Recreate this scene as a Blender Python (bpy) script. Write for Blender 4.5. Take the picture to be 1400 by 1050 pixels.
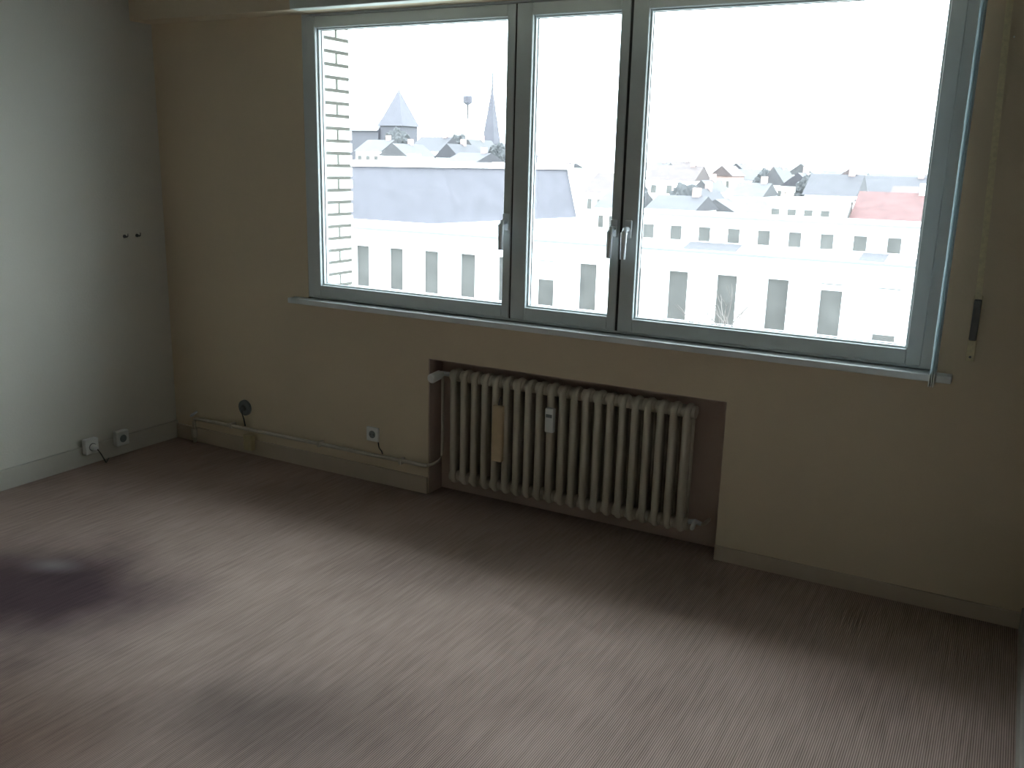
import bpy, bmesh, math, random
from mathutils import Vector, Matrix
random.seed(7)
for o in list(bpy.data.objects):
    bpy.data.objects.remove(o)
scene = bpy.context.scene
COL = scene.collection

# ------------------------------------------------------------------ camera
YAW, PITCH, ROLL, FPX = -0.496864, -0.238629, 0.0254637, 1253.36
CAM = Vector((3.995, -3.44, 1.55))
cy, sy, cp, sp = math.cos(YAW), math.sin(YAW), math.cos(PITCH), math.sin(PITCH)
fwd = Vector((sy * cp, cy * cp, sp))
rgt = Vector((cy, -sy, 0))
upv = rgt.cross(fwd)
c_, s_ = math.cos(ROLL), math.sin(ROLL)
r2 = c_ * rgt + s_ * upv
u2 = -s_ * rgt + c_ * upv
cam_data = bpy.data.cameras.new('camera')
cam = bpy.data.objects.new('camera', cam_data)
COL.objects.link(cam)
mw = Matrix((r2, u2, -fwd)).transposed().to_4x4()
mw.translation = CAM
cam.matrix_world = mw
cam_data.sensor_width = 36
cam_data.lens = FPX / 1400 * 36
cam_data.clip_start = 0.02
cam_data.clip_end = 5000
scene.camera = cam

# ------------------------------------------------------------------ overcast sky, exposure
SKY = 8.7      # radiance at the horizon; an overcast sky brightens towards the zenith
world = bpy.data.worlds.new('overcast_sky')
scene.world = world
world.use_nodes = True
bg = world.node_tree.nodes['Background']
bg.inputs['Color'].default_value = (0.82, 0.925, 1.0, 1)
wn, wl_ = world.node_tree.nodes, world.node_tree.links
w_tc = wn.new('ShaderNodeTexCoord')
w_sep = wn.new('ShaderNodeSeparateXYZ')
wl_.new(w_tc.outputs['Generated'], w_sep.inputs[0])
w_cl = wn.new('ShaderNodeClamp')
wl_.new(w_sep.outputs['Z'], w_cl.inputs['Value'])
w_ma = wn.new('ShaderNodeMath'); w_ma.operation = 'MULTIPLY_ADD'
w_ma.inputs[1].default_value = SKY * 1.8
w_ma.inputs[2].default_value = SKY
wl_.new(w_cl.outputs[0], w_ma.inputs[0])
wl_.new(w_ma.outputs[0], bg.inputs['Strength'])
vs = scene.view_settings
vs.view_transform = 'Standard'
vs.look = 'None'
vs.exposure = 0.0
vs.gamma = 1.0
vs.use_curve_mapping = False

# ------------------------------------------------------------------ materials
def mat(name, col, rough=0.6, var=0.08, scale=6.0, bump=0.0, bscale=60.0, metal=0.0, spec=0.5):
    m = bpy.data.materials.new(name)
    m.use_nodes = True
    nt = m.node_tree
    b = nt.nodes['Principled BSDF']
    b.inputs['Roughness'].default_value = rough
    b.inputs['Metallic'].default_value = metal
    b.inputs['Specular IOR Level'].default_value = spec
    tc = nt.nodes.new('ShaderNodeTexCoord')
    n = nt.nodes.new('ShaderNodeTexNoise')
    n.inputs['Scale'].default_value = scale
    n.inputs['Detail'].default_value = 5
    nt.links.new(tc.outputs['Object'], n.inputs['Vector'])
    r = nt.nodes.new('ShaderNodeValToRGB')
    r.color_ramp.elements[0].position = 0.3
    r.color_ramp.elements[1].position = 0.7
    r.color_ramp.elements[0].color = tuple(c * (1 - var) for c in col) + (1,)
    r.color_ramp.elements[1].color = tuple(min(1, c * (1 + var)) for c in col) + (1,)
    nt.links.new(n.outputs['Fac'], r.inputs['Fac'])
    nt.links.new(r.outputs['Color'], b.inputs['Base Color'])
    if bump:
        n2 = nt.nodes.new('ShaderNodeTexNoise')
        n2.inputs['Scale'].default_value = bscale
        n2.inputs['Detail'].default_value = 4
        nt.links.new(tc.outputs['Object'], n2.inputs['Vector'])
        bp = nt.nodes.new('ShaderNodeBump')
        bp.inputs['Strength'].default_value = bump
        bp.inputs['Distance'].default_value = 0.01
        nt.links.new(n2.outputs['Fac'], bp.inputs['Height'])
        nt.links.new(bp.outputs['Normal'], b.inputs['Normal'])
    return m

def carpet_material():
    m = bpy.data.materials.new('ribbed_carpet')
    m.use_nodes = True
    nt = m.node_tree
    L = nt.links.new
    N = nt.nodes.new
    b = nt.nodes['Principled BSDF']
    b.inputs['Roughness'].default_value = 0.95
    b.inputs['Specular IOR Level'].default_value = 0.1
    tc = N('ShaderNodeTexCoord')
    # woven ribs running towards the window
    mp = N('ShaderNodeMapping'); mp.inputs['Scale'].default_value = (1, 0.06, 1)
    L(tc.outputs['Object'], mp.inputs['Vector'])
    w = N('ShaderNodeTexWave'); w.wave_type = 'BANDS'; w.bands_direction = 'X'
    w.inputs['Scale'].default_value = 2 * math.pi / 20 / 0.0062
    w.inputs['Distortion'].default_value = 0.8
    w.inputs['Detail'].default_value = 2
    L(mp.outputs['Vector'], w.inputs['Vector'])
    # streaky yarn colour
    mp2 = N('ShaderNodeMapping'); mp2.inputs['Scale'].default_value = (40, 2.5, 1)
    L(tc.outputs['Object'], mp2.inputs['Vector'])
    n1 = N('ShaderNodeTexNoise'); n1.inputs['Scale'].default_value = 2.0; n1.inputs['Detail'].default_value = 4
    L(mp2.outputs['Vector'], n1.inputs['Vector'])
    n2 = N('ShaderNodeTexNoise'); n2.inputs['Scale'].default_value = 1.6; n2.inputs['Detail'].default_value = 3
    L(tc.outputs['Object'], n2.inputs['Vector'])
    base = N('ShaderNodeValToRGB')
    base.color_ramp.elements[0].color = CARPET[0] + (1,)
    base.color_ramp.elements[1].color = CARPET[1] + (1,)
    base.color_ramp.elements[0].position = 0.25
    base.color_ramp.elements[1].position = 0.75
    mixf = N('ShaderNodeMath'); mixf.operation = 'MULTIPLY_ADD'
    mixf.inputs[1].default_value = 0.34; mixf.inputs[2].default_value = 0.05
    L(w.outputs['Fac'], mixf.inputs[0])
    add = N('ShaderNodeMath'); add.operation = 'MULTIPLY_ADD'; add.inputs[1].default_value = 0.30
    L(n1.outputs['Fac'], add.inputs[0]); L(mixf.outputs[0], add.inputs[2])
    add2 = N('ShaderNodeMath'); add2.operation = 'MULTIPLY_ADD'; add2.inputs[1].default_value = 0.35
    L(n2.outputs['Fac'], add2.inputs[0]); L(add.outputs[0], add2.inputs[2])
    L(add2.outputs[0], base.inputs['Fac'])
    col = base.outputs['Color']
    # stains, plus one broad darker patch, each with its own shape
    def carpet_patch(cx, cy_, ax, ay, rot, colour, amount, soft):
        nonlocal col
        mpp = N('ShaderNodeMapping'); mpp.vector_type = 'TEXTURE'
        mpp.inputs['Location'].default_value = (cx, cy_, 0)
        mpp.inputs['Rotation'].default_value = (0, 0, rot)
        mpp.inputs['Scale'].default_value = (ax, ay, 1)
        nz = N('ShaderNodeTexNoise'); nz.inputs['Scale'].default_value = 3.0; nz.inputs['Detail'].default_value = 4
        L(tc.outputs['Object'], nz.inputs['Vector'])
        L(tc.outputs['Object'], mpp.inputs['Vector'])
        ln = N('ShaderNodeVectorMath'); ln.operation = 'LENGTH'
        L(mpp.outputs['Vector'], ln.inputs[0])
        ad = N('ShaderNodeMath'); ad.operation = 'MULTIPLY_ADD'; ad.inputs[1].default_value = 0.7
        L(nz.outputs['Fac'], ad.inputs[0]); L(ln.outputs['Value'], ad.inputs[2])
        mr = N('ShaderNodeMapRange'); mr.interpolation_type = 'SMOOTHSTEP'
        mr.inputs['From Min'].default_value = 1.35 - soft; mr.inputs['From Max'].default_value = 1.35
        mr.inputs['To Min'].default_value = amount; mr.inputs['To Max'].default_value = 0
        L(ad.outputs[0], mr.inputs['Value'])
        mx = N('ShaderNodeMixRGB'); mx.blend_type = 'MULTIPLY' if max(colour) < 0.9 else 'MIX'
        if max(colour) >= 0.9:
            colour = (0.42, 0.40, 0.41)
        mx.inputs[2].default_value = colour + (1,)
        L(mr.outputs[0], mx.inputs[0]); L(col, mx.inputs[1])
        col = mx.outputs[0]
    carpet_patch(1.06, -1.60, 0.74, 0.66, 0.3, (0.20, 0.175, 0.225), 1.0, 0.85)
    carpet_patch(2.28, -1.75, 0.62, 0.34, 0.5, (0.50, 0.51, 0.53), 0.9, 1.1)
    carpet_patch(1.78, -2.18, 0.85, 0.55, 0.2, (0.52, 0.45, 0.41), 0.9, 1.2)  # broad reddish-brown patch, darkens the carpet at the near left
    carpet_patch(0.92, -1.42, 0.16, 0.09, 0.3, (1.0, 1.0, 1.0), 0.34, 1.2)
    L(col, b.inputs['Base Color'])
    bp = N('ShaderNodeBump'); bp.inputs['Strength'].default_value = 0.5; bp.inputs['Distance'].default_value = 0.0015
    L(w.outputs['Fac'], bp.inputs['Height'])
    L(bp.outputs['Normal'], b.inputs['Normal'])
    return m

def glass_material():
    m = bpy.data.materials.new('clear_glass')
    m.use_nodes = True
    nt = m.node_tree
    nt.nodes.remove(nt.nodes['Principled BSDF'])
    out = nt.nodes['Material Output']
    t = nt.nodes.new('ShaderNodeBsdfTransparent')
    t.inputs['Color'].default_value = (0.98, 0.99, 0.985, 1)
    g = nt.nodes.new('ShaderNodeBsdfGlossy'); g.inputs['Roughness'].default_value = 0.02
    f = nt.nodes.new('ShaderNodeFresnel')
    ge = nt.nodes.new('ShaderNodeNewGeometry')     # same reflectance on the way in and on the way out
    mr_ = nt.nodes.new('ShaderNodeMapRange')
    mr_.inputs['To Min'].default_value = 1.5; mr_.inputs['To Max'].default_value = 1 / 1.5
    nt.links.new(ge.outputs['Backfacing'], mr_.inputs['Value'])
    nt.links.new(mr_.outputs[0], f.inputs['IOR'])
    mx = nt.nodes.new('ShaderNodeMixShader')
    nt.links.new(f.outputs[0], mx.inputs[0])
    nt.links.new(t.outputs[0], mx.inputs[1])
    nt.links.new(g.outputs[0], mx.inputs[2])
    nt.links.new(mx.outputs[0], out.inputs['Surface'])
    return m

CARPET = ((0.102, 0.070, 0.058), (0.49, 0.372, 0.325))
M = {}
M['wall'] = mat('cream_wall_paint', (0.72, 0.615, 0.455), 0.85, 0.03, 1.5, 0.12, 90)
M['wall_daylit'] = mat('daylit_cream_paint', (0.69, 0.675, 0.61), 0.85, 0.03, 1.5, 0.12, 90)  # same cream paint as wall_front, with bluish window light put into the colour
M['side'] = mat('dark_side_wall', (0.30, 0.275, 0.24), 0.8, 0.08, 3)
M['rear'] = mat('beige_rear_wall', (0.62, 0.55, 0.43), 0.7, 0.15, 3)
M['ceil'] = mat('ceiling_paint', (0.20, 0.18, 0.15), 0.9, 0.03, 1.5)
M['niche'] = mat('niche_brown', (0.52, 0.41, 0.36), 0.9, 0.06, 3, 0.1)
M['base_white'] = mat('white_skirting_paint', (0.58, 0.56, 0.50), 0.5, 0.05, 5)
M['base'] = mat('skirting_paint', (0.54, 0.455, 0.36), 0.5, 0.05, 5)
M['carpet'] = carpet_material()
M['frame'] = mat('grey_window_paint', (0.60, 0.65, 0.66), 0.35, 0.04, 8)
M['gasket'] = mat('black_gasket', (0.05, 0.05, 0.05), 0.6, 0.05)
M['sill'] = mat('sill_stone', (0.78, 0.82, 0.83), 0.35, 0.05, 10)
M['glass'] = glass_material()
M['handle'] = mat('satin_aluminium', (0.72, 0.75, 0.78), 0.35, 0.04, 20, metal=0.3)
M['rad'] = mat('radiator_enamel', (0.56, 0.51, 0.42), 0.4, 0.05, 8)
M['pipe'] = mat('painted_pipe', (0.55, 0.50, 0.42), 0.45, 0.06, 12)
M['white'] = mat('white_plastic', (0.80, 0.82, 0.80), 0.4, 0.03, 20)
M['tan'] = mat('tan_ceramic', (0.62, 0.48, 0.30), 0.5, 0.08, 20)
M['dark'] = mat('dark_plastic', (0.06, 0.065, 0.06), 0.5, 0.1, 20)
M['screen'] = mat('display_grey', (0.22, 0.25, 0.25), 0.2, 0.05)
M['strap'] = mat('woven_strap', (0.78, 0.70, 0.48), 0.85, 0.10, 80)
M['steel'] = mat('dull_steel', (0.16, 0.16, 0.17), 0.5, 0.1, 20, metal=0.4)
M['yellow'] = mat('yellowed_plastic', (0.55, 0.47, 0.27), 0.5, 0.06, 20)
M['vane'] = mat('vane_fabric', (0.70, 0.76, 0.78), 0.8, 0.05, 60)
_nt = M['vane'].node_tree
_b, _o = _nt.nodes['Principled BSDF'], _nt.nodes['Material Output']
_t = _nt.nodes.new('ShaderNodeBsdfTranslucent'); _t.inputs['Color'].default_value = (0.80, 0.86, 0.88, 1)
_m = _nt.nodes.new('ShaderNodeMixShader'); _m.inputs[0].default_value = 0.5
_nt.links.new(_b.outputs[0], _m.inputs[1]); _nt.links.new(_t.outputs[0], _m.inputs[2]); _nt.links.new(_m.outputs[0], _o.inputs['Surface'])
M['rail'] = mat('headrail_enamel', (0.72, 0.80, 0.76), 0.4, 0.03, 20)
M['brick'] = mat('white_brick', (0.80, 0.79, 0.75), 0.8, 0.08, 14, 0.3, 60)
M['mortar'] = mat('grey_mortar', (0.115, 0.112, 0.098), 0.95, 0.12, 30)
M['facade'] = mat('white_render', (0.78, 0.78, 0.76), 0.85, 0.03, 0.5)
M['roofing'] = mat('pale_roofing', (0.50, 0.50, 0.49), 0.9, 0.1, 0.8)
M['slate'] = mat('blue_slate', (0.052, 0.049, 0.060), 0.75, 0.12, 0.8)
M['roofslate'] = mat('old_roof_slate', (0.023, 0.021, 0.026), 0.8, 0.15, 0.8)
M['zinc'] = mat('pale_zinc', (0.55, 0.57, 0.59), 0.6, 0.06, 1.0)
M['lead'] = mat('grey_lead', (0.11, 0.112, 0.118), 0.7, 0.08, 1.0)
M['winglass'] = mat('dark_window_glass', (0.050, 0.049, 0.047), 0.25, 0.25, 0.7)
M['winframe'] = mat('white_window_frame', (0.60, 0.61, 0.61), 0.5, 0.04)
M['blind'] = mat('pale_roller_blind', (0.62, 0.66, 0.67), 0.8, 0.04)
M['redtile'] = mat('red_tiles', (0.055, 0.022, 0.021), 0.85, 0.2, 1.2)
M['greytile'] = mat('grey_tiles', (0.040, 0.038, 0.041), 0.85, 0.2, 1.2)
M['browntile'] = mat('brown_tiles', (0.048, 0.036, 0.036), 0.85, 0.2, 1.2)
M['redbrick'] = mat('pale_red_brick', (0.24, 0.17, 0.155), 0.9, 0.12, 1.5)
M['bark'] = mat('grey_bark', (0.07, 0.06, 0.055), 0.95, 0.2, 6)
M['leaf'] = mat('dark_evergreen', (0.030, 0.031, 0.033), 0.9, 0.3, 0.9)
M['asphalt'] = mat('street_paving', (0.22, 0.22, 0.21), 0.9, 0.1, 0.3)
M['hill'] = mat('hill_grass', (0.13, 0.15, 0.10), 0.95, 0.2, 0.05)

# ------------------------------------------------------------------ mesh helpers
class MB:
    def __init__(self):
        self.bm = bmesh.new()
    def box(self, x0, x1, y0, y1, z0, z1):
        vs_ = [self.bm.verts.new((x, y, z)) for x in (x0, x1) for y in (y0, y1) for z in (z0, z1)]
        for f in ((0, 1, 3, 2), (4, 6, 7, 5), (0, 4, 5, 1), (2, 3, 7, 6), (0, 2, 6, 4), (1, 5, 7, 3)):
            self.bm.faces.new([vs_[i] for i in f])
        return self
    def tube(self, pts, r, n=10, caps=True):
        pts = [Vector(p) for p in pts]
        rings = []
        for i, p in enumerate(pts):
            d = (pts[min(i + 1, len(pts) - 1)] - pts[max(i - 1, 0)]).normalized()
            a = Vector((0, 0, 1)) if abs(d.z) < 0.9 else Vector((1, 0, 0))
            u = d.cross(a).normalized(); v = u.cross(d)
            rr = r[i] if isinstance(r, (list, tuple)) else r
            rings.append([self.bm.verts.new(p + (u * math.cos(2 * math.pi * k / n) + v * math.sin(2 * math.pi * k / n)) * rr) for k in range(n)])
        for a, b in zip(rings, rings[1:]):
            for k in range(n):
                self.bm.faces.new((a[k], a[(k + 1) % n], b[(k + 1) % n], b[k]))
        if caps:
            self.bm.faces.new(rings[0][::-1]); self.bm.faces.new(rings[-1])
        return self
    def poly_prism(self, pts, d):
        """closed polygon pts (3D, planar) extruded along d"""
        a = [self.bm.verts.new(p) for p in pts]
        b = [self.bm.verts.new(Vector(p) + Vector(d)) for p in pts]
        n = len(pts)
        self.bm.faces.new(a[::-1]); self.bm.faces.new(b)
        for i in range(n):
            self.bm.faces.new((a[i], a[(i + 1) % n], b[(i + 1) % n], b[i]))
        return self
    def faces(self, verts, faces):
        v = [self.bm.verts.new(p) for p in verts]
        for f in faces:
            self.bm.faces.new([v[i] for i in f])
        return self
    def build(self, name, material, parent=None, bevel=0.0, smooth=False, seg=2):
        bmesh.ops.recalc_face_normals(self.bm, faces=self.bm.faces)
        if bevel:
            bmesh.ops.bevel(self.bm, geom=list(self.bm.edges), offset=bevel, segments=seg, profile=0.5, affect='EDGES', clamp_overlap=True)
        me = bpy.data.meshes.new(name)
        self.bm.to_mesh(me); self.bm.free()
        if smooth:
            for p in me.polygons:
                p.use_smooth = True
        me.materials.append(material)
        return link(name, me, parent)

def link(name, me, parent=None, loc=None):
    o = bpy.data.objects.new(name, me)
    COL.objects.link(o)
    if parent is not None:
        o.parent = parent
        o.matrix_parent_inverse = Matrix.Translation(parent_world(parent)).inverted()
    if loc is not None:
        o.location = loc
    return o

def parent_world(o):
    # every parent here is only translated
    t = Vector(o.location)
    return t if o.parent is None else t

def empty(name, loc=(0, 0, 0)):
    o = bpy.data.objects.new(name, None)
    o.empty_display_size = 0.05
    o.location = loc
    COL.objects.link(o)
    return o

def tag(o, label, cat, group=None):
    o['label'] = label; o['category'] = cat
    if group:
        o['group'] = group
    return o

def struct(o):
    o['kind'] = 'structure'
    return o

def V(*a):
    return Vector(a)

# ------------------------------------------------------------------ room shell
W, YB, ZC, T = 4.19, -5.4, 2.52, 0.335      # right wall x, rear wall y, ceiling z, facade thickness
NX0, NX1, NZ, ND = 1.690, 3.084, 0.658, 0.112   # radiator niche
OX0, OX1, OZ0, OZ1 = 0.985, 3.805, 0.858, 2.26  # window opening

struct(MB().box(-0.2, W + 0.2, YB - 0.2, T - 0.02, -0.2, 0).build('floor', M['carpet']))
struct(MB().box(-0.2, W + 0.2, YB - 0.2, T, ZC, ZC + 0.2).build('ceiling', M['ceil']))
struct(MB().box(-0.2, 0, YB, T, 0, ZC).build('wall_left', M['wall_daylit']))
struct(MB().box(W, W + 0.2, YB, T, 0, ZC).build('wall_right', M['side']))
struct(MB().box(-0.2, W + 0.2, YB - 0.2, YB, 0, ZC).build('wall_rear', M['rear']))
wf = MB()
wf.box(0, OX0, 0, T, 0, ZC).box(OX1, W, 0, T, 0, ZC).box(OX0, OX1, 0, T, OZ1, ZC)
wf.box(OX0, NX0, 0, T, 0, OZ0).box(NX1, OX1, 0, T, 0, OZ0).box(NX0, NX1, 0, T, NZ, OZ0)
wall_front = struct(wf.build('wall_front', M['wall']))
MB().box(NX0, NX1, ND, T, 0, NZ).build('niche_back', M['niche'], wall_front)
MB().box(NX0, NX0 + 0.004, 0.004, ND, 0, NZ - 0.004).box(NX0, NX1, 0.004, ND, NZ - 0.004, NZ).build('niche_dark_faces', M['niche'], wall_front)  # thin panels, darker than wall_front, over the niche's left side and top
# brick reveal outside the left end of the window
MB().box(OX0, OX0 + 0.009, 0.10, T - 0.006, OZ0, OZ1).build('mortar', M['mortar'], wall_front)
PITCHB = 0.0590
def brick_mesh(n, l):
    b = MB().box(0, 0.016, 0, l, 0, PITCHB - 0.0155)
    bmesh.ops.bevel(b.bm, geom=list(b.bm.edges), offset=0.002, segments=1, affect='EDGES')
    me = bpy.data.meshes.new(n); b.bm.to_mesh(me); b.bm.free(); me.materials.append(M['brick'])
    return me
b_long, b_short = brick_mesh('brick_stretcher', 0.217), brick_mesh('brick_header', 0.1005)
z = OZ0 + 0.006; k = 0
while z + PITCHB < OZ1:
    if k % 2 == 0:
        link('brick', b_long, wall_front, (OX0 + 0.001, 0.118, z))
    else:
        link('brick', b_short, wall_front, (OX0 + 0.001, 0.118, z))
        link('brick', b_short, wall_front, (OX0 + 0.001, 0.2345, z))
    z += PITCHB; k += 1
# unseen slab, added above the window to cut steep sky light on the floor
MB().box(-1.0, W + 1.0, T + 0.001, 0.76, 2.42, 2.66).build('sky_blocker_slab', M['facade'], wall_front)
# outside stone ledge
MB().poly_prism([(OX0, 0.10, OZ0), (OX0, T + 0.05, OZ0), (OX0, T + 0.05, OZ0 + 0.005), (OX0, 0.10, OZ0 + 0.02)], (OX1 - OX0, 0, 0)).build('outer_ledge', M['zinc'], wall_front)

# skirting
struct(MB().box(0.0, 0.014, YB, -0.0, 0, 0.098).build('baseboard_left', M['base_white'], bevel=0.003))
struct(MB().box(0.014, NX0, -0.014, 0, 0, 0.082).build('baseboard_front', M['base'], bevel=0.003))
struct(MB().box(NX1, W, -0.012, 0, 0, 0.062).build('baseboard_front', M['base'], bevel=0.003))
struct(MB().box(W - 0.013, W, YB, -0.012, 0, 0.085).build('baseboard_right', M['side'], bevel=0.003))
# lowered box above the window
struct(MB().box(0, W, -0.13, 0.0, 2.175, ZC).build('trim_1', M['wall']))

# ------------------------------------------------------------------ window
win = struct(empty('window_1', (2.395, 0, OZ0)))
def ring(mb, x0, x1, z0, z1, wl, wr, wb, wt, y0, y1):
    mb.box(x0, x0 + wl, y0, y1, z0, z1).box(x1 - wr, x1, y0, y1, z0, z1)
    mb.box(x0 + wl, x1 - wr, y0, y1, z0, z0 + wb).box(x0 + wl, x1 - wr, y0, y1, z1 - wt, z1)
    return mb
FZ0, FZ1 = 0.878, 2.235
fr = MB()
ring(fr, OX0, OX1, FZ0, FZ1, 0.045, 0.060, 0.022, 0.070, 0.0, 0.10)
fr.box(2.085, 2.135, 0.012, 0.10, FZ0 + 0.02, FZ1 - 0.06).box(2.585, 2.635, 0.012, 0.10, FZ0 + 0.02, FZ1 - 0.06)
fr.build('outer_frame', M['frame'], win, bevel=0.002, seg=1)
MB().box(OX0, OX1, 0.06, 0.10, OZ0, FZ0 + 0.002).build('frame_foot', M['gasket'], win)
# sashes: (x0, x1, left stile, right stile, handle x)
SZ0, SZ1 = 0.888, 2.162
def handle(parent, x, zc):
    h = MB().box(x - 0.015, x + 0.015, -0.018, -0.006, zc - 0.035, zc + 0.035).build('handle_plate', M['handle'], parent, bevel=0.004)
    l = MB().tube([(x, -0.018, zc), (x, -0.048, zc), (x, -0.056, zc - 0.012), (x, -0.056, zc - 0.115)], [0.010, 0.010, 0.013, 0.0105], 12)
    l.build('handle_lever', M['handle'], parent, smooth=True)
for (x0, x1, wl, wr, hx) in ((1.022, 2.106, 0.046, 0.036, 2.088), (2.114, 2.600, 0.071, 0.037, 2.580), (2.612, 3.752, 0.063, 0.050, 2.640)):
    s = MB()
    ring(s, x0, x1, SZ0, SZ1, wl, wr, 0.055, 0.048, -0.006, 0.058)
    sash = s.build('sash', M['frame'], win, bevel=0.0025, seg=1)
    gx0, gx1, gz0, gz1 = x0 + wl, x1 - wr, SZ0 + 0.055, SZ1 - 0.048
    bd = MB()
    ring(bd, gx0, gx1, gz0, gz1, 0.007, 0.007, 0.007, 0.007, 0.012, 0.031)
    bd.build('glazing_bead', M['frame'], sash, bevel=0.0015, seg=1)
    gk = MB()
    ring(gk, gx0, gx1, gz0, gz1, 0.009, 0.009, 0.009, 0.009, 0.0311, 0.0325)
    gk.build('gasket', M['gasket'], sash)
    MB().box(gx0 - 0.004, gx1 + 0.004, 0.0326, 0.0386, gz0 - 0.004, gz1 + 0.004).build('pane', M['glass'], sash)
    MB().box(gx0 - 0.004, gx1 + 0.004, 0.0500, 0.0540, gz0 - 0.004, gz1 + 0.004).build('pane', M['glass'], sash)   # second layer of double glazing, added to cut grazing daylight
    handle(sash, hx, 1.30)
# dark joints between the sashes
MB().box(2.1065, 2.1135, -0.001, 0.012, SZ0, SZ1).box(2.6005, 2.6115, -0.001, 0.012, SZ0, SZ1).build('gasket', M['gasket'], win)
MB().box(0.900, 3.858, -0.058, 0.0, 0.848, 0.874).box(OX0, OX1, 0.0, 0.06, 0.859, 0.874).build('sill', M['sill'], win, bevel=0.004)

# ------------------------------------------------------------------ vertical blind gathered at the right
vb = empty('vertical_blind', (2.45, -0.13, 2.17))
MB().box(1.085, 3.838, -0.188, -0.1305, 2.166, 2.208).build('headrail', M['rail'], vb, bevel=0.004)
for i in range(3):
    x = 3.797 + i * 0.0065
    MB().box(x, x + 0.0012, -0.190, -0.080, 0.90, 2.150).build('vane', M['vane'], vb)
    MB().box(x - 0.001, x + 0.0022, -0.191, -0.079, 0.858, 0.902).build('bottom_weight', M['white'], vb)
    MB().box(x - 0.001, x + 0.0022, -0.130, -0.114, 2.148, 2.168).build('carrier', M['dark'], vb)
tag(vb, 'pale vertical blind with its vanes gathered at the right end of the window', 'blind')

# ------------------------------------------------------------------ roller shutter strap
ss = empty('shutter_strap', (3.90, 0, 1.0))
sb = MB()
a, b2, hw = V(3.866, -0.010, 2.176), V(3.903, -0.006, 1.13), 0.010
sb.faces([a + V(-hw, 0, 0), a + V(hw, 0, 0), b2 + V(hw, 0, 0), b2 + V(-hw, 0, 0),
          a + V(-hw, -.002, 0), a + V(hw, -.002, 0), b2 + V(hw, -.002, 0), b2 + V(-hw, -.002, 0)],
         [(0, 1, 2, 3), (4, 7, 6, 5), (0, 4, 5, 1), (2, 6, 7, 3), (0, 3, 7, 4), (1, 5, 6, 2)])
sb.build('strap', M['strap'], ss)
wp = MB().box(3.890, 3.916, -0.005, 0.0, 0.925, 1.150).build('cover_plate', M['strap'], ss, bevel=0.002)
MB().box(3.891, 3.915, -0.016, -0.005, 0.998, 1.138).build('winder_box', M['steel'], ss, bevel=0.004)
MB().tube([(3.903, -0.0055, 0.94), (3.903, -0.008, 0.94)], 0.004, 8).build('screw', M['steel'], ss)
tag(ss, 'beige roller shutter strap running into a dark winder box right of the window', 'strap')
nl = MB().tube([(3.896, 0.0, 1.969), (3.896, -0.012, 1.967)], [0.002, 0.003], 8).build('nail', M['white'])
tag(nl, 'tiny pale nail head in the wall right of the shutter strap', 'nail')

# ------------------------------------------------------------------ radiator
RX0, NSEC = 1.803, 21
RP = (2.957 - RX0) / NSEC
RY0, RY1, RZ0, RZ1 = -0.018, 0.078, 0.076, 0.624
rad = empty('column_radiator', (2.38, 0.03, 0))
def section_mesh():
    bm = bmesh.new()
    path = []
    r = 0.030; e = 0.013
    y0, y1, z0, z1 = RY0 + e, RY1 - e, RZ0 + e, RZ1 - e
    for (cy0, cz0, a0) in ((y1 - r, z1 - r, 0), (y0 + r, z1 - r, 90), (y0 + r, z0 + r, 180), (y1 - r, z0 + r, 270)):
        for j in range(5):
            an = math.radians(a0 + j * 22.5)
            path.append((cy0 + r * math.cos(an), cz0 + r * math.sin(an), math.cos(an), math.sin(an)))
    n = 10
    rings = []
    for (py, pz, ny, nz) in path:
        rings.append([bm.verts.new((0.0152 * math.cos(2 * math.pi * q / n), py + ny * e * math.sin(2 * math.pi * q / n), pz + nz * e * math.sin(2 * math.pi * q / n))) for q in range(n)])
    for i in range(len(rings)):
        A, B = rings[i], rings[(i + 1) % len(rings)]
        for q in range(n):
            bm.faces.new((A[q], A[(q + 1) % n], B[(q + 1) % n], B[q]))
    # web between front and rear column
    w_ = [bm.verts.new((x, y, zz)) for x in (-0.0075, 0.0075) for y in (y0, y1) for zz in (z0, z1)]
    for f in ((0, 1, 3, 2), (4, 6, 7, 5), (0, 4, 5, 1), (2, 3, 7, 6), (0, 2, 6, 4), (1, 5, 7, 3)):
        bm.faces.new([w_[i] for i in f])
    # hubs joining neighbours, top and bottom
    for zc in (RZ1 - 0.034, RZ0 + 0.034):
        R1 = [[bm.verts.new((sx * RP / 2, (RY0 + RY1) / 2 + 0.030 * math.cos(2 * math.pi * q / 14), zc + 0.026 * math.sin(2 * math.pi * q / 14))) for q in range(14)] for sx in (-1, 1)]
        for q in range(14):
            bm.faces.new((R1[0][q], R1[0][(q + 1) % 14], R1[1][(q + 1) % 14], R1[1][q]))
        bm.faces.new(R1[0][::-1]); bm.faces.new(R1[1])
    bmesh.ops.recalc_face_normals(bm, faces=bm.faces)
    me = bpy.data.meshes.new('section'); bm.to_mesh(me); bm.free()
    for p in me.polygons:
        p.use_smooth = len(p.vertices) == 4
    me.materials.append(M['rad'])
    return me
sec = section_mesh()
for i in range(NSEC):
    link('section', sec, rad, (RX0 + RP * (i + 0.5), 0, 0))
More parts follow.
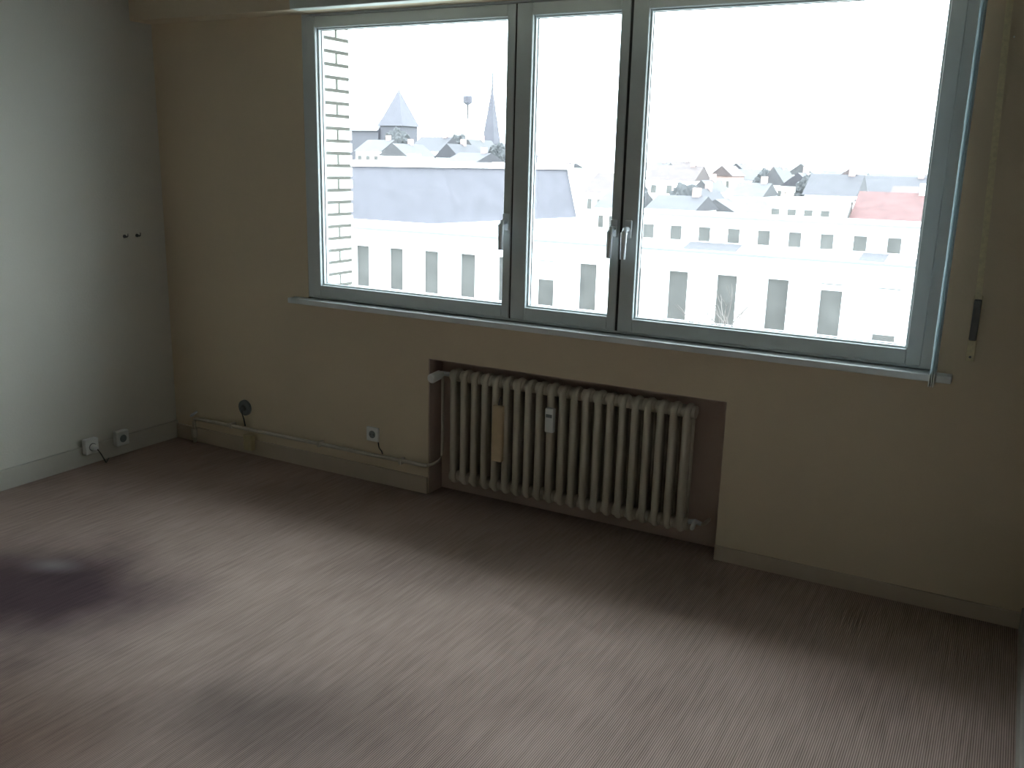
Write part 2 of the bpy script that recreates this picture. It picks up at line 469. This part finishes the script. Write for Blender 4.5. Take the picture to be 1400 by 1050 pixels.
# thermostatic valve, upper left
vz, vy = 0.590, 0.030
MB().tube([(RX0, vy, vz), (1.770, vy, vz), (1.750, vy, vz)], 0.011, 12).build('valve_body', M['handle'], rad, smooth=True)
vh = MB().tube([(1.750, vy - 0.005, vz), (1.749, vy - 0.02, vz - .002), (1.747, vy - 0.024, vz - .002), (1.742, vy - 0.085, vz - .01), (1.741, vy - 0.092, vz - .011)], [0.014, 0.016, 0.021, 0.022, 0.017], 18).build('thermostat_head', M['white'], rad, smooth=False)
MB().tube([(1.750, vy, vz), (1.750, vy, 0.30), (1.748, vy, 0.20), (1.735, vy - 0.005, 0.165), (1.712, vy - 0.02, 0.150), (1.690 + 0.008, -0.020, 0.146)], 0.0075, 10).build('supply_pipe', M['pipe'], rad, smooth=True)
# lockshield valve, lower right
MB().tube([(2.957, 0.03, 0.122), (2.985, 0.03, 0.130), (3.012, 0.03, 0.124)], [0.011, 0.010, 0.009], 12).build('lockshield_valve', M['handle'], rad, smooth=True)
MB().tube([(2.985, 0.03, 0.130), (2.988, -0.012, 0.118), (2.989, -0.022, 0.116)], [0.009, 0.010, 0.008], 12).build('valve_cap', M['white'], rad, smooth=True)
MB().tube([(3.012, 0.03, 0.124), (3.020, 0.05, 0.120), (3.022, ND + 0.004, 0.118)], 0.0075, 10).build('return_pipe', M['pipe'], rad, smooth=True)
for x in (RX0 + RP * 3, RX0 + RP * 18):
    MB().box(x - 0.008, x + 0.008, 0.028, ND + 0.01, RZ0 + 0.004, RZ0 + 0.016).build('wall_bracket', M['rad'], rad)
tag(rad, 'cream column radiator set in the wall niche below the window', 'radiator')

hu = empty('radiator_humidifier', (2.082, -0.03, 0.25))
MB().box(2.056, 2.108, -0.044, -0.0195, 0.242, 0.500).build('body', M['tan'], hu, bevel=0.006)
MB().tube([(2.082, -0.03, 0.498), (2.082, -0.028, 0.515), (2.082, -0.012, 0.535)], 0.0025, 6).build('hook', M['steel'], hu)
tag(hu, 'narrow tan humidifier hung on the front of the radiator', 'humidifier')
ha = empty('heat_allocator', (2.338, -0.03, 0.42))
MB().box(2.318, 2.358, -0.046, -0.0195, 0.420, 0.528).build('casing', M['white'], ha, bevel=0.005)
MB().box(2.324, 2.352, -0.0475, -0.045, 0.488, 0.502).build('display', M['screen'], ha)
tag(ha, 'small white heat meter clipped to the middle of the radiator', 'heat meter')

# ------------------------------------------------------------------ heating pipe along the wall
hp = empty('heating_pipe', (0.9, -0.02, 0.1))
MB().tube([(0.165, -0.026, 0.0), (0.166, -0.026, 0.12), (0.172, -0.026, 0.132), (0.186, -0.026, 0.138), (0.5, -0.026, 0.140), (1.0, -0.024, 0.142), (NX0 - 0.01, -0.022, 0.145), (NX0 + 0.006, -0.020, 0.146)], 0.0095, 10).build('pipe_run', M['pipe'], hp, smooth=True)
MB().tube([(0.165, -0.026, 0.030), (0.165, -0.026, 0.075)], 0.017, 12).build('coupling', M['pipe'], hp, smooth=False)
for x in (0.45, 1.05, 1.55):
    MB().box(x - 0.009, x + 0.009, -0.037, 0.0, 0.128, 0.156).build('pipe_clip', M['pipe'], hp, bevel=0.002)
tag(hp, 'thin painted heating pipe running above the skirting left of the radiator', 'pipe')
MBc = MB().tube([(0.150, -0.03, 0.150), (0.185, -0.05, 0.165), (0.214, -0.045, 0.185)], [0.007, 0.008, 0.006], 8).build('bleed_valve', M['handle'], hp, smooth=True)

# ------------------------------------------------------------------ sockets and small fittings
def socket_front(name, x, z, s, plate, label, hole='dark', cable=True):
    e = empty(name, (x, 0, z))
    MB().box(x - s, x + s, -0.012, 0, z - s, z + s).build('cover_plate', M[plate], e, bevel=0.004)
    MB().tube([(x, -0.0122, z), (x, -0.0135, z)], s * 0.52, 20).build('insert', M[hole], e)
    for dx in (-0.0095, 0.0095):
        MB().tube([(x + dx, -0.0136, z), (x + dx, -0.0142, z)], 0.0028, 8).build('contact_hole', M['dark'], e)
    tag(e, label, 'socket')
    return e
s1 = socket_front('power_socket', 1.371, 0.243, 0.036, 'white', 'square white wall socket low on the window wall left of the radiator', 'screen')
MB().tube([(1.404, -0.008, 0.205), (1.425, -0.03, 0.19), (1.440, -0.03, 0.175), (1.432, -0.012, 0.155)], 0.003, 6).build('cable_stub', M['dark'], s1)
e = empty('round_outlet', (0.531, 0, 0.248))
MB().tube([(0.531, 0.0, 0.248), (0.531, -0.010, 0.248), (0.531, -0.016, 0.248)], [0.042, 0.042, 0.034], 24).build('cover', M['screen'], e)
MB().tube([(0.531, -0.0162, 0.248), (0.531, -0.03, 0.246)], [0.018, 0.015], 16).build('plug', M['steel'], e)
MB().tube([(0.531, -0.028, 0.240), (0.534, -0.030, 0.22), (0.536, -0.022, 0.19), (0.536, -0.014, 0.150)], 0.0035, 8).build('cable', M['dark'], e)
tag(e, 'round dark outlet low on the window wall near the left corner', 'outlet')
jb = MB().box(0.548, 0.604, -0.046, -0.0145, 0.030, 0.112).build('junction_box', M['yellow'], bevel=0.004)
tag(jb, 'small yellowed junction box on the skirting beneath the round outlet', 'box')
def socket_left(y, z, label, plug):
    e = empty('skirting_socket', (0, y, z))
    MB().box(0.0145, 0.048, y - 0.038, y + 0.038, z - 0.038, z + 0.042).build('casing', M['white'], e, bevel=0.006)
    MB().tube([(0.048, y, z), (0.0495, y, z)], 0.020, 18).build('insert', M['screen'], e)
    if plug:
        MB().tube([(0.050, y, z), (0.078, y, z - 0.004), (0.084, y, z - 0.006)], [0.017, 0.014, 0.006], 14).build('plug', M['white'], e)
        MB().tube([(0.084, y, z - 0.006), (0.094, y + 0.01, z - 0.03), (0.088, y + 0.04, 0.012), (0.03, y + 0.10, 0.008)], 0.003, 6).build('cable', M['dark'], e)
    return tag(e, label, 'socket', 'sockets on the left skirting')
socket_left(-0.575, 0.098, 'white skirting socket with a plug, the one farther from the corner', True)
socket_left(-0.392, 0.096, 'empty white skirting socket, the one nearer the corner', False)
for y, lab in ((-0.255, 'small dark hook in the left wall, the one farther from the corner'), (-0.178, 'small dark hook in the left wall, the one nearer the corner')):
    e = empty('small_hook', (0, y, 1.128))
    MB().tube([(0, y, 1.128), (0.004, y, 1.128)], 0.009, 14).build('rosette', M['steel'], e)
    MB().tube([(0.004, y, 1.128), (0.020, y, 1.126), (0.027, y, 1.132), (0.028, y, 1.142)], 0.0035, 8).build('hook', M['steel'], e)
    tag(e, lab, 'hook', 'hooks in the left wall')

# ------------------------------------------------------------------ outside: ground
GZ = -16.0
g = MB()
n = 48
g.faces([(1500 * math.cos(2 * math.pi * i / n), 1500 * math.sin(2 * math.pi * i / n), GZ) for i in range(n)], [tuple(range(n))])
struct(g.build('ground', M['asphalt']))
def mound(name, cx, cy0, rx, ry, h):
    vs_, fs = [], []
    NR, NA = 8, 32
    for i in range(NR + 1):
        t = i / NR
        for k in range(NA):
            a_ = 2 * math.pi * k / NA
            vs_.append((cx + rx * t * math.cos(a_), cy0 + ry * t * math.sin(a_), GZ - 0.2 + h * (math.cos(math.pi * t) * 0.5 + 0.5)))
    for i in range(NR):
        for k in range(NA):
            fs.append((i * NA + k, i * NA + (k + 1) % NA, (i + 1) * NA + (k + 1) % NA, (i + 1) * NA + k))
    m_ = MB().faces(vs_, fs)
    bmesh.ops.remove_doubles(m_.bm, verts=m_.bm.verts, dist=0.01)
    return struct(m_.build(name, M['hill'], smooth=True))
mound('hill', -115, 195, 85, 75, 14)

# ------------------------------------------------------------------ white office building across the street
OY = 48.0
WX0, WSP, WW, WHT, WTOP = -36.10, 2.872, 1.24, 2.95, -4.42
XL, XR = -48.0, 16.0
ob = empty('office_building', (-16, 55, GZ))
cols = [WX0 + WSP * i for i in range(-4, 19)]
cols = [c for c in cols if XL + 1 < c < XR - 1]
rows = [WTOP, WTOP - 4.4]
fm = MB()
fm.box(XL, XR, OY, OY + 0.35, WTOP, -3.30)
for r_i, zt in enumerate(rows):
    zb = zt - WHT
    znext = rows[r_i + 1] if r_i + 1 < len(rows) else GZ
    edges = [XL] + [v for c in cols for v in (c - WW / 2, c + WW / 2)] + [XR]
    for i in range(0, len(edges), 2):
        fm.box(edges[i], edges[i + 1], OY, OY + 0.35, zb, zt)
    fm.box(XL, XR, OY, OY + 0.35, znext, zb)
fm.build('facade_wall', M['facade'], ob)
MB().box(XL, XR, OY + 0.352, OY + 11.8, GZ, -3.62).build('body', M['facade'], ob)
MB().box(XL, XR, OY + 0.40, OY + 11.6, -3.615, -3.58).build('flat_roof', M['roofing'], ob)
MB().box(XL - 0.2, XR + 0.2, OY - 0.25, OY + 0.55, -3.298, -3.17).build('parapet_coping', M['lead'], ob)
def make_window(x0, x1, y, z0, z1, parent, blind=0.0, name='window', sill=True):
    f = MB()
    ring(f, x0, x1, z0, z1, 0.06, 0.06, 0.08, 0.06, y, y + 0.06)
    w_ = f.build(name, M['winframe'], parent)
    MB().box(x0 + 0.06, x1 - 0.06, y + 0.03, y + 0.05, z0 + 0.08, z1 - 0.06).build('pane', M['winglass'], w_)
    if blind:
        MB().box(x0 + 0.06, x1 - 0.06, y + 0.005, y + 0.025, z1 - 0.06 - (z1 - z0) * blind, z1 - 0.10).build('roller_blind', M['blind'], w_)
    if sill:
        MB().box(x0 - 0.08, x1 + 0.08, y - 0.30, y + 0.02, z0 - 0.10, z0).build('window_ledge', M['lead'], w_)
    return w_
for r_i, zt in enumerate(rows):
    for i, c in enumerate(cols):
        bl = 0
        if r_i == 0:
            k = round((c - WX0) / WSP)
            bl = {5: 0.40, 12: 0.84, 2: 0.0, 11: 0.12}.get(k, 0)
        make_window(c - WW / 2, c + WW / 2, OY + 0.22, zt - WHT, zt, ob, bl)
# set-back attic storey
AY = 54.0
UX0, USP = -11.70, 1.882
ax0, ax1 = -19.5, 12.0
MB().box(ax0, ax1, AY + 0.2, AY + 5.3, -3.58, -1.62).build('attic_body', M['facade'], ob)
am = MB()
ucols = [UX0 + USP * i for i in range(-4, 12)]
ucols = [c for c in ucols if ax0 + 0.6 < c < ax1 - 0.6]
uw, ut, ub = 0.86, -2.18, -3.20
edges = [ax0] + [v for c in ucols for v in (c - uw / 2, c + uw / 2)] + [ax1]
for i in range(0, len(edges), 2):
    am.box(edges[i], edges[i + 1], AY, AY + 0.2, ub, ut)
am.box(ax0, ax1, AY, AY + 0.2, ut, -1.62).box(ax0, ax1, AY, AY + 0.2, -3.58, ub)
am.build('attic_wall', M['facade'], ob)
MB().box(ax0 - 0.3, ax1 + 0.3, AY - 0.35, AY + 5.6, -1.62, -1.50).build('attic_roof', M['lead'], ob)
for c in ucols:
    make_window(c - uw / 2, c + uw / 2, AY + 0.10, ub, ut, ob, 0, 'attic_window', False)
for (x0, x1, y0, y1) in ((-3.8, -2.2, 50.0, 52.6), (-0.9, 1.2, 49.8, 52.6), (-14.0, -10.5, 50.5, 52.5)):
    sk = MB().poly_prism([(x0, y0, -3.58), (x0, y1, -3.58), (x0, y1, -3.05), (x0, y0, -3.45)], (x1 - x0, 0, 0)).build('roof_light', M['winframe'], ob)
    MB().poly_prism([(x0 + .1, y0 + .1, -3.43), (x0 + .1, y1 - .1, -3.05), (x0 + .1, y1 - .1, -3.03), (x0 + .1, y0 + .1, -3.41)], (x1 - x0 - .2, 0, 0)).build('pane', M['roofslate'], sk)
tag(ob, 'long white office block with a row of tall narrow windows and set-back attic', 'building')

# ------------------------------------------------------------------ big slate mansard behind it, on the left
mr = empty('mansard_building', (-50, 75, GZ))
P0, d = V(-49.2, 55.0, 0) + V(7.0, 31.0, 0).normalized() * 5.6, V(7.0, 31.0, 0).normalized()
nl_ = V(-d.y, d.x, 0)       # to the left of the ridge direction
Lm = 33.4
def mpt(t, off, z):
    p = P0 + d * t + nl_ * off
    return V(p.x, p.y, z)
def mprism(prof, t0, t1, name, material, parent=mr):
    b_ = MB()
    b_.poly_prism([mpt(t0, o, z) for o, z in prof], d * (t1 - t0))
    return b_.build(name, material, parent)
mprism([(0.25, GZ), (0.25, -4.5), (14, -4.5), (14, GZ)], 0, Lm, 'wall', M['facade'])
mprism([(-0.1, -4.5), (1.5, 0.75), (12.7, 0.75), (14.3, -4.5)], 0, Lm, 'slate_roof', M['slate'])
mprism([(-0.45, -4.85), (-0.45, -4.50), (0.24, -4.50), (0.24, -4.85)], 0, Lm, 'gutter', M['zinc'])
mprism([(1.3, 0.752), (1.3, 1.25), (12.9, 1.25), (12.9, 0.752)], -0.1, Lm - 0.1, 'roof_coping', M['facade'])
mprism([(-0.4, GZ), (-0.4, -4.4), (1.1, 0.9), (1.1, 1.35), (13.1, 1.35), (13.1, 0.9), (14.6, -4.4), (14.6, GZ)], Lm, Lm + 0.7, 'gable_wall', M['facade'])
for t in (5.0, 15.0):
    MB().box(*(lambda p: (p.x - .5, p.x + .5, p.y - .5, p.y + .5))(mpt(t, 7, 0)), 1.25, 2.0).build('chimney', M['facade'], mr)
tag(mr, 'long white building with a steep blue slate mansard roof, behind the office block', 'building')

# ------------------------------------------------------------------ town houses
def house(D, x0, x1, ze, zr, wall, roof, label, depth=9.0, along='x', chim=True, base=None, nwin=3, cat='building', group=None, name='town_house'):
    base = GZ if base is None else base
    e = empty(name, ((x0 + x1) / 2, D + depth / 2, base))
    MB().box(x0, x1, D, D + depth, base, ze).build('wall', M[wall], e)
    ov = 0.3
    if along == 'x':
        pr = [(x0 - ov, D - ov, ze - 0.1), (x0 - ov, D + depth / 2, zr), (x0 - ov, D + depth + ov, ze - 0.1)]
        rf = MB().poly_prism(pr, (x1 - x0 + 2 * ov, 0, 0)).build('roof', M[roof], e)
        cxx, cyy = x0 + (x1 - x0) * 0.8, D + depth / 2
    else:
        xm = (x0 + x1) / 2
        pr = [(x0 - ov, D - ov, ze - 0.1), (xm, D - ov, zr), (x1 + ov, D - ov, ze - 0.1)]
        rf = MB().poly_prism(pr, (0, depth + 2 * ov, 0)).build('roof', M[roof], e)
        cxx, cyy = xm, D + depth * 0.6
    if chim:
        MB().box(cxx - 0.4, cxx + 0.4, cyy - 0.4, cyy + 0.4, zr - 1.0, zr + 0.9).build('chimney', M['facade' if wall != 'facade' else 'redbrick'], rf)
    wd = (x1 - x0) / nwin
    for i in range(nwin):
        xc = x0 + wd * (i + 0.5)
        hw_ = min(0.55, wd * 0.28)
        w_ = MB()
        ring(w_, xc - hw_, xc + hw_, ze - 2.4, ze - 0.9, 0.06, 0.06, 0.08, 0.06, D - 0.06, D - 0.001)
        w_ = w_.build('window', M['winframe'], e)
        MB().box(xc - hw_ + .06, xc + hw_ - .06, D - 0.03, D - 0.01, ze - 2.32, ze - 0.96).build('pane', M['winglass'], w_)
    return tag(e, label, cat, group)
H = [
 # D, x0, x1, eave, ridge, wall, roof, along, label
 (150, -116.8, -110.6, 2.8, 5.1, 'facade', 'greytile', 'x', 'white house with grey roof, first from the brick reveal on the left skyline'),
 (135, -99.4, -93.6, 2.0, 4.1, 'facade', 'greytile', 'y', 'white gabled house below the broad church spire'),
 (150, -103.5, -96.6, 3.1, 5.8, 'facade', 'roofslate', 'x', 'wide slate-roofed house right of the broad church spire'),
 (140, -90.7, -85.7, 1.9, 4.3, 'facade', 'roofslate', 'y', 'gabled house in the middle of the left skyline'),
 (160, -98.2, -94.0, 3.1, 5.6, 'facade', 'greytile', 'y', 'narrow gabled house under the capped tower'),
 (125, -78.8, -73.3, 1.3, 2.7, 'facade', 'roofslate', 'x', 'low slate-roofed house just above the mansard, left of the needle spire'),
 (110, -47.2, -43.1, -2.1, 0.3, 'facade', 'browntile', 'x', 'brown-roofed house beyond the gable end of the mansard'),
 (95, -39.0, -35.0, -3.3, -1.5, 'facade', 'greytile', 'x', 'low grey-roofed house in the middle pane above the office roof'),
 (200, -101.8, -92.9, 0.4, 1.4, 'facade', 'roofslate', 'x', 'distant low house over the mansard roof in the middle pane'),
 (150, -53.8, -45.4, -0.9, 1.5, 'facade', 'browntile', 'x', 'brown-roofed house at the left edge of the right pane skyline'),
 (190, -71.3, -65.5, 0.4, 2.0, 'facade', 'greytile', 'x', 'distant grey house beside the second mullion'),
 (95, -32.9, -27.6, -3.3, -1.8, 'facade', 'roofslate', 'x', 'slate-roofed house low beside the second mullion in the right pane'),
 (130, -39.2, -36.2, -2.1, -0.5, 'facade', 'greytile', 'y', 'narrow white gabled house left of centre in the right pane'),
 (106, -30.5, -26.1, -3.6, -2.3, 'facade', 'greytile', 'y', 'low gabled house just above the first attic windows'),
 (170, -48.5, -44.6, -0.1, 1.7, 'redbrick', 'browntile', 'y', 'reddish gabled house rising above the skyline in the right pane'),
 (125, -31.8, -27.7, -2.3, -0.6, 'facade', 'greytile', 'x', 'grey-roofed house behind the low gabled house in the right pane'),
 (180, -47.4, -38.8, -0.9, 1.1, 'facade', 'greytile', 'x', 'wide distant grey-roofed house left of the tall white gable'),
 (150, -34.1, -30.3, -1.1, 1.7, 'facade', 'greytile', 'y', 'tall white gabled house in the middle of the right pane skyline'),
 (140, -28.3, -24.0, -1.0, 0.9, 'facade', 'roofslate', 'y', 'white gabled house with slate roof right of the tall white gable'),
 (120, -20.9, -14.8, -1.6, 0.9, 'facade', 'roofslate', 'x', 'slate-roofed house left of the big blue-grey roof'),
 (140, -18.2, -7.5, -1.6, 0.7, 'facade', 'roofslate', 'x', 'big blue-grey roofed house above the red roofs on the right'),
 (105, -8.9, -3.5, -2.1, -0.1, 'redbrick', 'browntile', 'x', 'brown-roofed brick house behind the red roof at the right'),
 (90, -10.2, -3.2, -3.0, -0.5, 'redbrick', 'redtile', 'x', 'red tiled house behind the attic at the right end'),
 (200, -34.4, -25.7, -0.6, 1.2, 'facade', 'greytile', 'x', 'distant grey-roofed house behind the slate roofs on the right'),
 (240, -86.0, -76.0, 0.2, 2.6, 'facade', 'browntile', 'x', 'faint far house above the second mullion handle'),
 (230, -64.0, -57.0, -0.4, 2.4, 'facade', 'roofslate', 'y', 'far gabled house at the left end of the right pane'),
 (210, -43.5, -37.5, 0.2, 2.6, 'facade', 'greytile', 'y', 'far gabled house rising between the reddish gable and the white gable'),
 (115, -35.2, -32.2, -3.2, -1.4, 'facade', 'roofslate', 'y', 'small slate gable right of the low house by the second mullion'),
 (100, -22.8, -18.6, -3.4, -2.1, 'facade', 'greytile', 'x', 'low grey-roofed house left of the flat white block'),
 (160, -24.6, -19.5, -0.4, 1.8, 'redbrick', 'browntile', 'y', 'brick gabled house behind the slate roofs on the right'),
 (220, -28.6, -13.5, -0.4, 0.8, 'facade', 'roofslate', 'x', 'farthest long slate roof on the right skyline'),
]
for (D, x0, x1, ze, zr, wl, rfm, al, lab) in H:
    house(D, x0, x1, ze, zr, wl, rfm, lab, along=al, group='town houses beyond the office block')
# flat white block
fb = empty('flat_block', (-13.5, 89, GZ))
MB().box(-17.2, -10.9, 85, 94, GZ, -1.5).build('wall', M['facade'], fb)
MB().box(-17.4, -10.7, 84.8, 94.2, -1.5, -1.25).build('roof_slab', M['zinc'], fb)
for i in range(4):
    make_window(-16.8 + i * 1.5, -15.9 + i * 1.5, 84.94, -3.2, -2.1, fb, 0, 'window', False)
tag(fb, 'flat-roofed white block left of the red tiled house', 'building')

def spire(name, cx, cy0, half, ztop_tower, ztip, label, wall='facade', needle=0.0, nave=None):
    e = empty(name, (cx, cy0, GZ))
    MB().box(cx - half, cx + half, cy0 - half, cy0 + half, GZ, ztop_tower).build('tower', M[wall], e)
    h2 = half * 1.12
    MB().faces([(cx - h2, cy0 - h2, ztop_tower), (cx + h2, cy0 - h2, ztop_tower), (cx + h2, cy0 + h2, ztop_tower), (cx - h2, cy0 + h2, ztop_tower), (cx, cy0, ztip)],
               [(0, 1, 4), (1, 2, 4), (2, 3, 4), (3, 0, 4), (3, 2, 1, 0)]).build('spire', M['slate'], e)
    if needle:
        MB().tube([(cx, cy0, ztip - 1.2), (cx, cy0, ztip + needle)], [0.22, 0.12], 6).build('finial', M['slate'], e)
    if nave:
        x0, x1, ze, zr = nave
        MB().box(x0, x1, cy0 - 4, cy0 + 4, GZ, ze).build('nave_wall', M[wall], e)
        MB().poly_prism([(x0, cy0 - 4.4, ze), (x0, cy0, zr), (x0, cy0 + 4.4, ze)], (x1 - x0, 0, 0)).build('nave_roof', M['slate'], e)
    return tag(e, label, 'church')
spire('church', -134.7, 190, 3.3, 9.2, 18.0, 'church with a broad pointed tower and long roof, leftmost on the skyline', 'slate', 0.6, (-156, -138.1, 7.9, 10.9))
spire('church', -99.4, 175, 1.35, 5.0, 17.4, 'church with a tall needle spire beside the first mullion', 'slate', 2.4, (-98.0, -90.0, 2.6, 5.2))
ct = empty('tower_block', (-110, 185, GZ))
MB().box(-112.6, -106.7, 183, 190, GZ, 10.2).build('wall', M['facade'], ct)
MB().box(-113.0, -106.3, 182.7, 190.3, 10.2, 10.6).build('roof_slab', M['zinc'], ct)
MB().tube([(-112.3, 186, 10.6), (-112.3, 186, 14.0)], 0.22, 6).build('mast', M['greytile'], ct)
MB().tube([(-112.3, 186, 13.9), (-112.3, 186, 14.4), (-112.3, 186, 15.8), (-112.3, 186, 16.4)], [0.3, 1.1, 1.1, 0.2], 10).build('mast_head', M['slate'], ct)
tag(ct, 'pale flat tower with a mast between the two churches', 'building')

# ------------------------------------------------------------------ trees
def bare_tree(x, y, h, seed, label):
    rnd = random.Random(seed)
    e = empty('bare_tree', (x, y, GZ))
    mb = MB()
    tw = MB()
    def grow(p, dvec, length, r, lvl):
        q = p + dvec * length
        (mb if lvl < 2 else tw).tube([p, p + dvec * length * 0.5 + V(rnd.uniform(-.05, .05), rnd.uniform(-.05, .05), 0) * length, q], [r, r * 0.85, r * 0.68], 5 if lvl > 1 else 7, caps=False)
        if lvl == 5:
            return
        for _ in range(3 if lvl < 3 else 2):
            dv = (dvec + V(rnd.uniform(-.75, .75), rnd.uniform(-.75, .75), rnd.uniform(-.1, .45))).normalized()
            grow(q, dv, length * rnd.uniform(0.62, 0.8), r * 0.62, lvl + 1)
    grow(V(x, y, GZ), V(0, 0, 1), h * 0.32, h * 0.017, 0)
    mb.build('trunk', M['bark'], e)
    tw.build('twigs', M['bark'], e)
    return tag(e, label, 'tree')
bare_tree(-8.6, 40.5, 11.6, 3, 'bare tree in front of the office windows seen through the right pane')
bare_tree(-25.5, 41.0, 9.6, 5, 'bare tree in front of the office windows seen through the left pane')
def round_tree(x, y, zb, zt, r, seed, label):
    rnd = random.Random(seed)
    e = empty('evergreen_tree', (x, y, zb))
    MB().tube([(x, y, zb), (x, y, zt - r * 1.0)], [0.35, 0.2], 7).build('trunk', M['bark'], e)
    m_ = MB()
    bmesh.ops.create_icosphere(m_.bm, subdivisions=4, radius=1.0)
    for v in m_.bm.verts:
        q = v.co.copy()
        f = 1 + 0.16 * math.sin(q.x * 7 + seed) * math.sin(q.y * 6 + seed * 2) + rnd.uniform(-.10, .12)
        v.co = V(x + q.x * r * f, y + q.y * r * f, zt - r * 1.3 + q.z * r * 1.3 * f)
    m_.build('crown', M['leaf'], e)
    tag(e, label, 'tree', 'dark trees on the skyline')
for i, (x, y, zt, r, lab) in enumerate((
    (-121.0, 170, 7.5, 3.0, 'dark tree left of the broad church spire'),
    (-101.5, 165, 6.4, 2.6, 'dark tree between the slate-roofed house and the pale tower'),
    (-83.2, 150, 4.6, 2.0, 'dark tree at the foot of the needle spire'),
    (-33.5, 110, -0.9, 2.4, 'dark tree low in the left third of the right pane'),
    (-23.0, 134, 0.6, 1.9, 'dark tree beside the slate-roofed house in the right pane'),
    (-37.0, 166, 1.0, 2.4, 'dark tree left of the tall white gable'),
    (-41.0, 112, -0.6, 1.6, 'dark tree just right of the mansard gable'))):
    round_tree(x, y, GZ, zt, r, i + 1, lab)
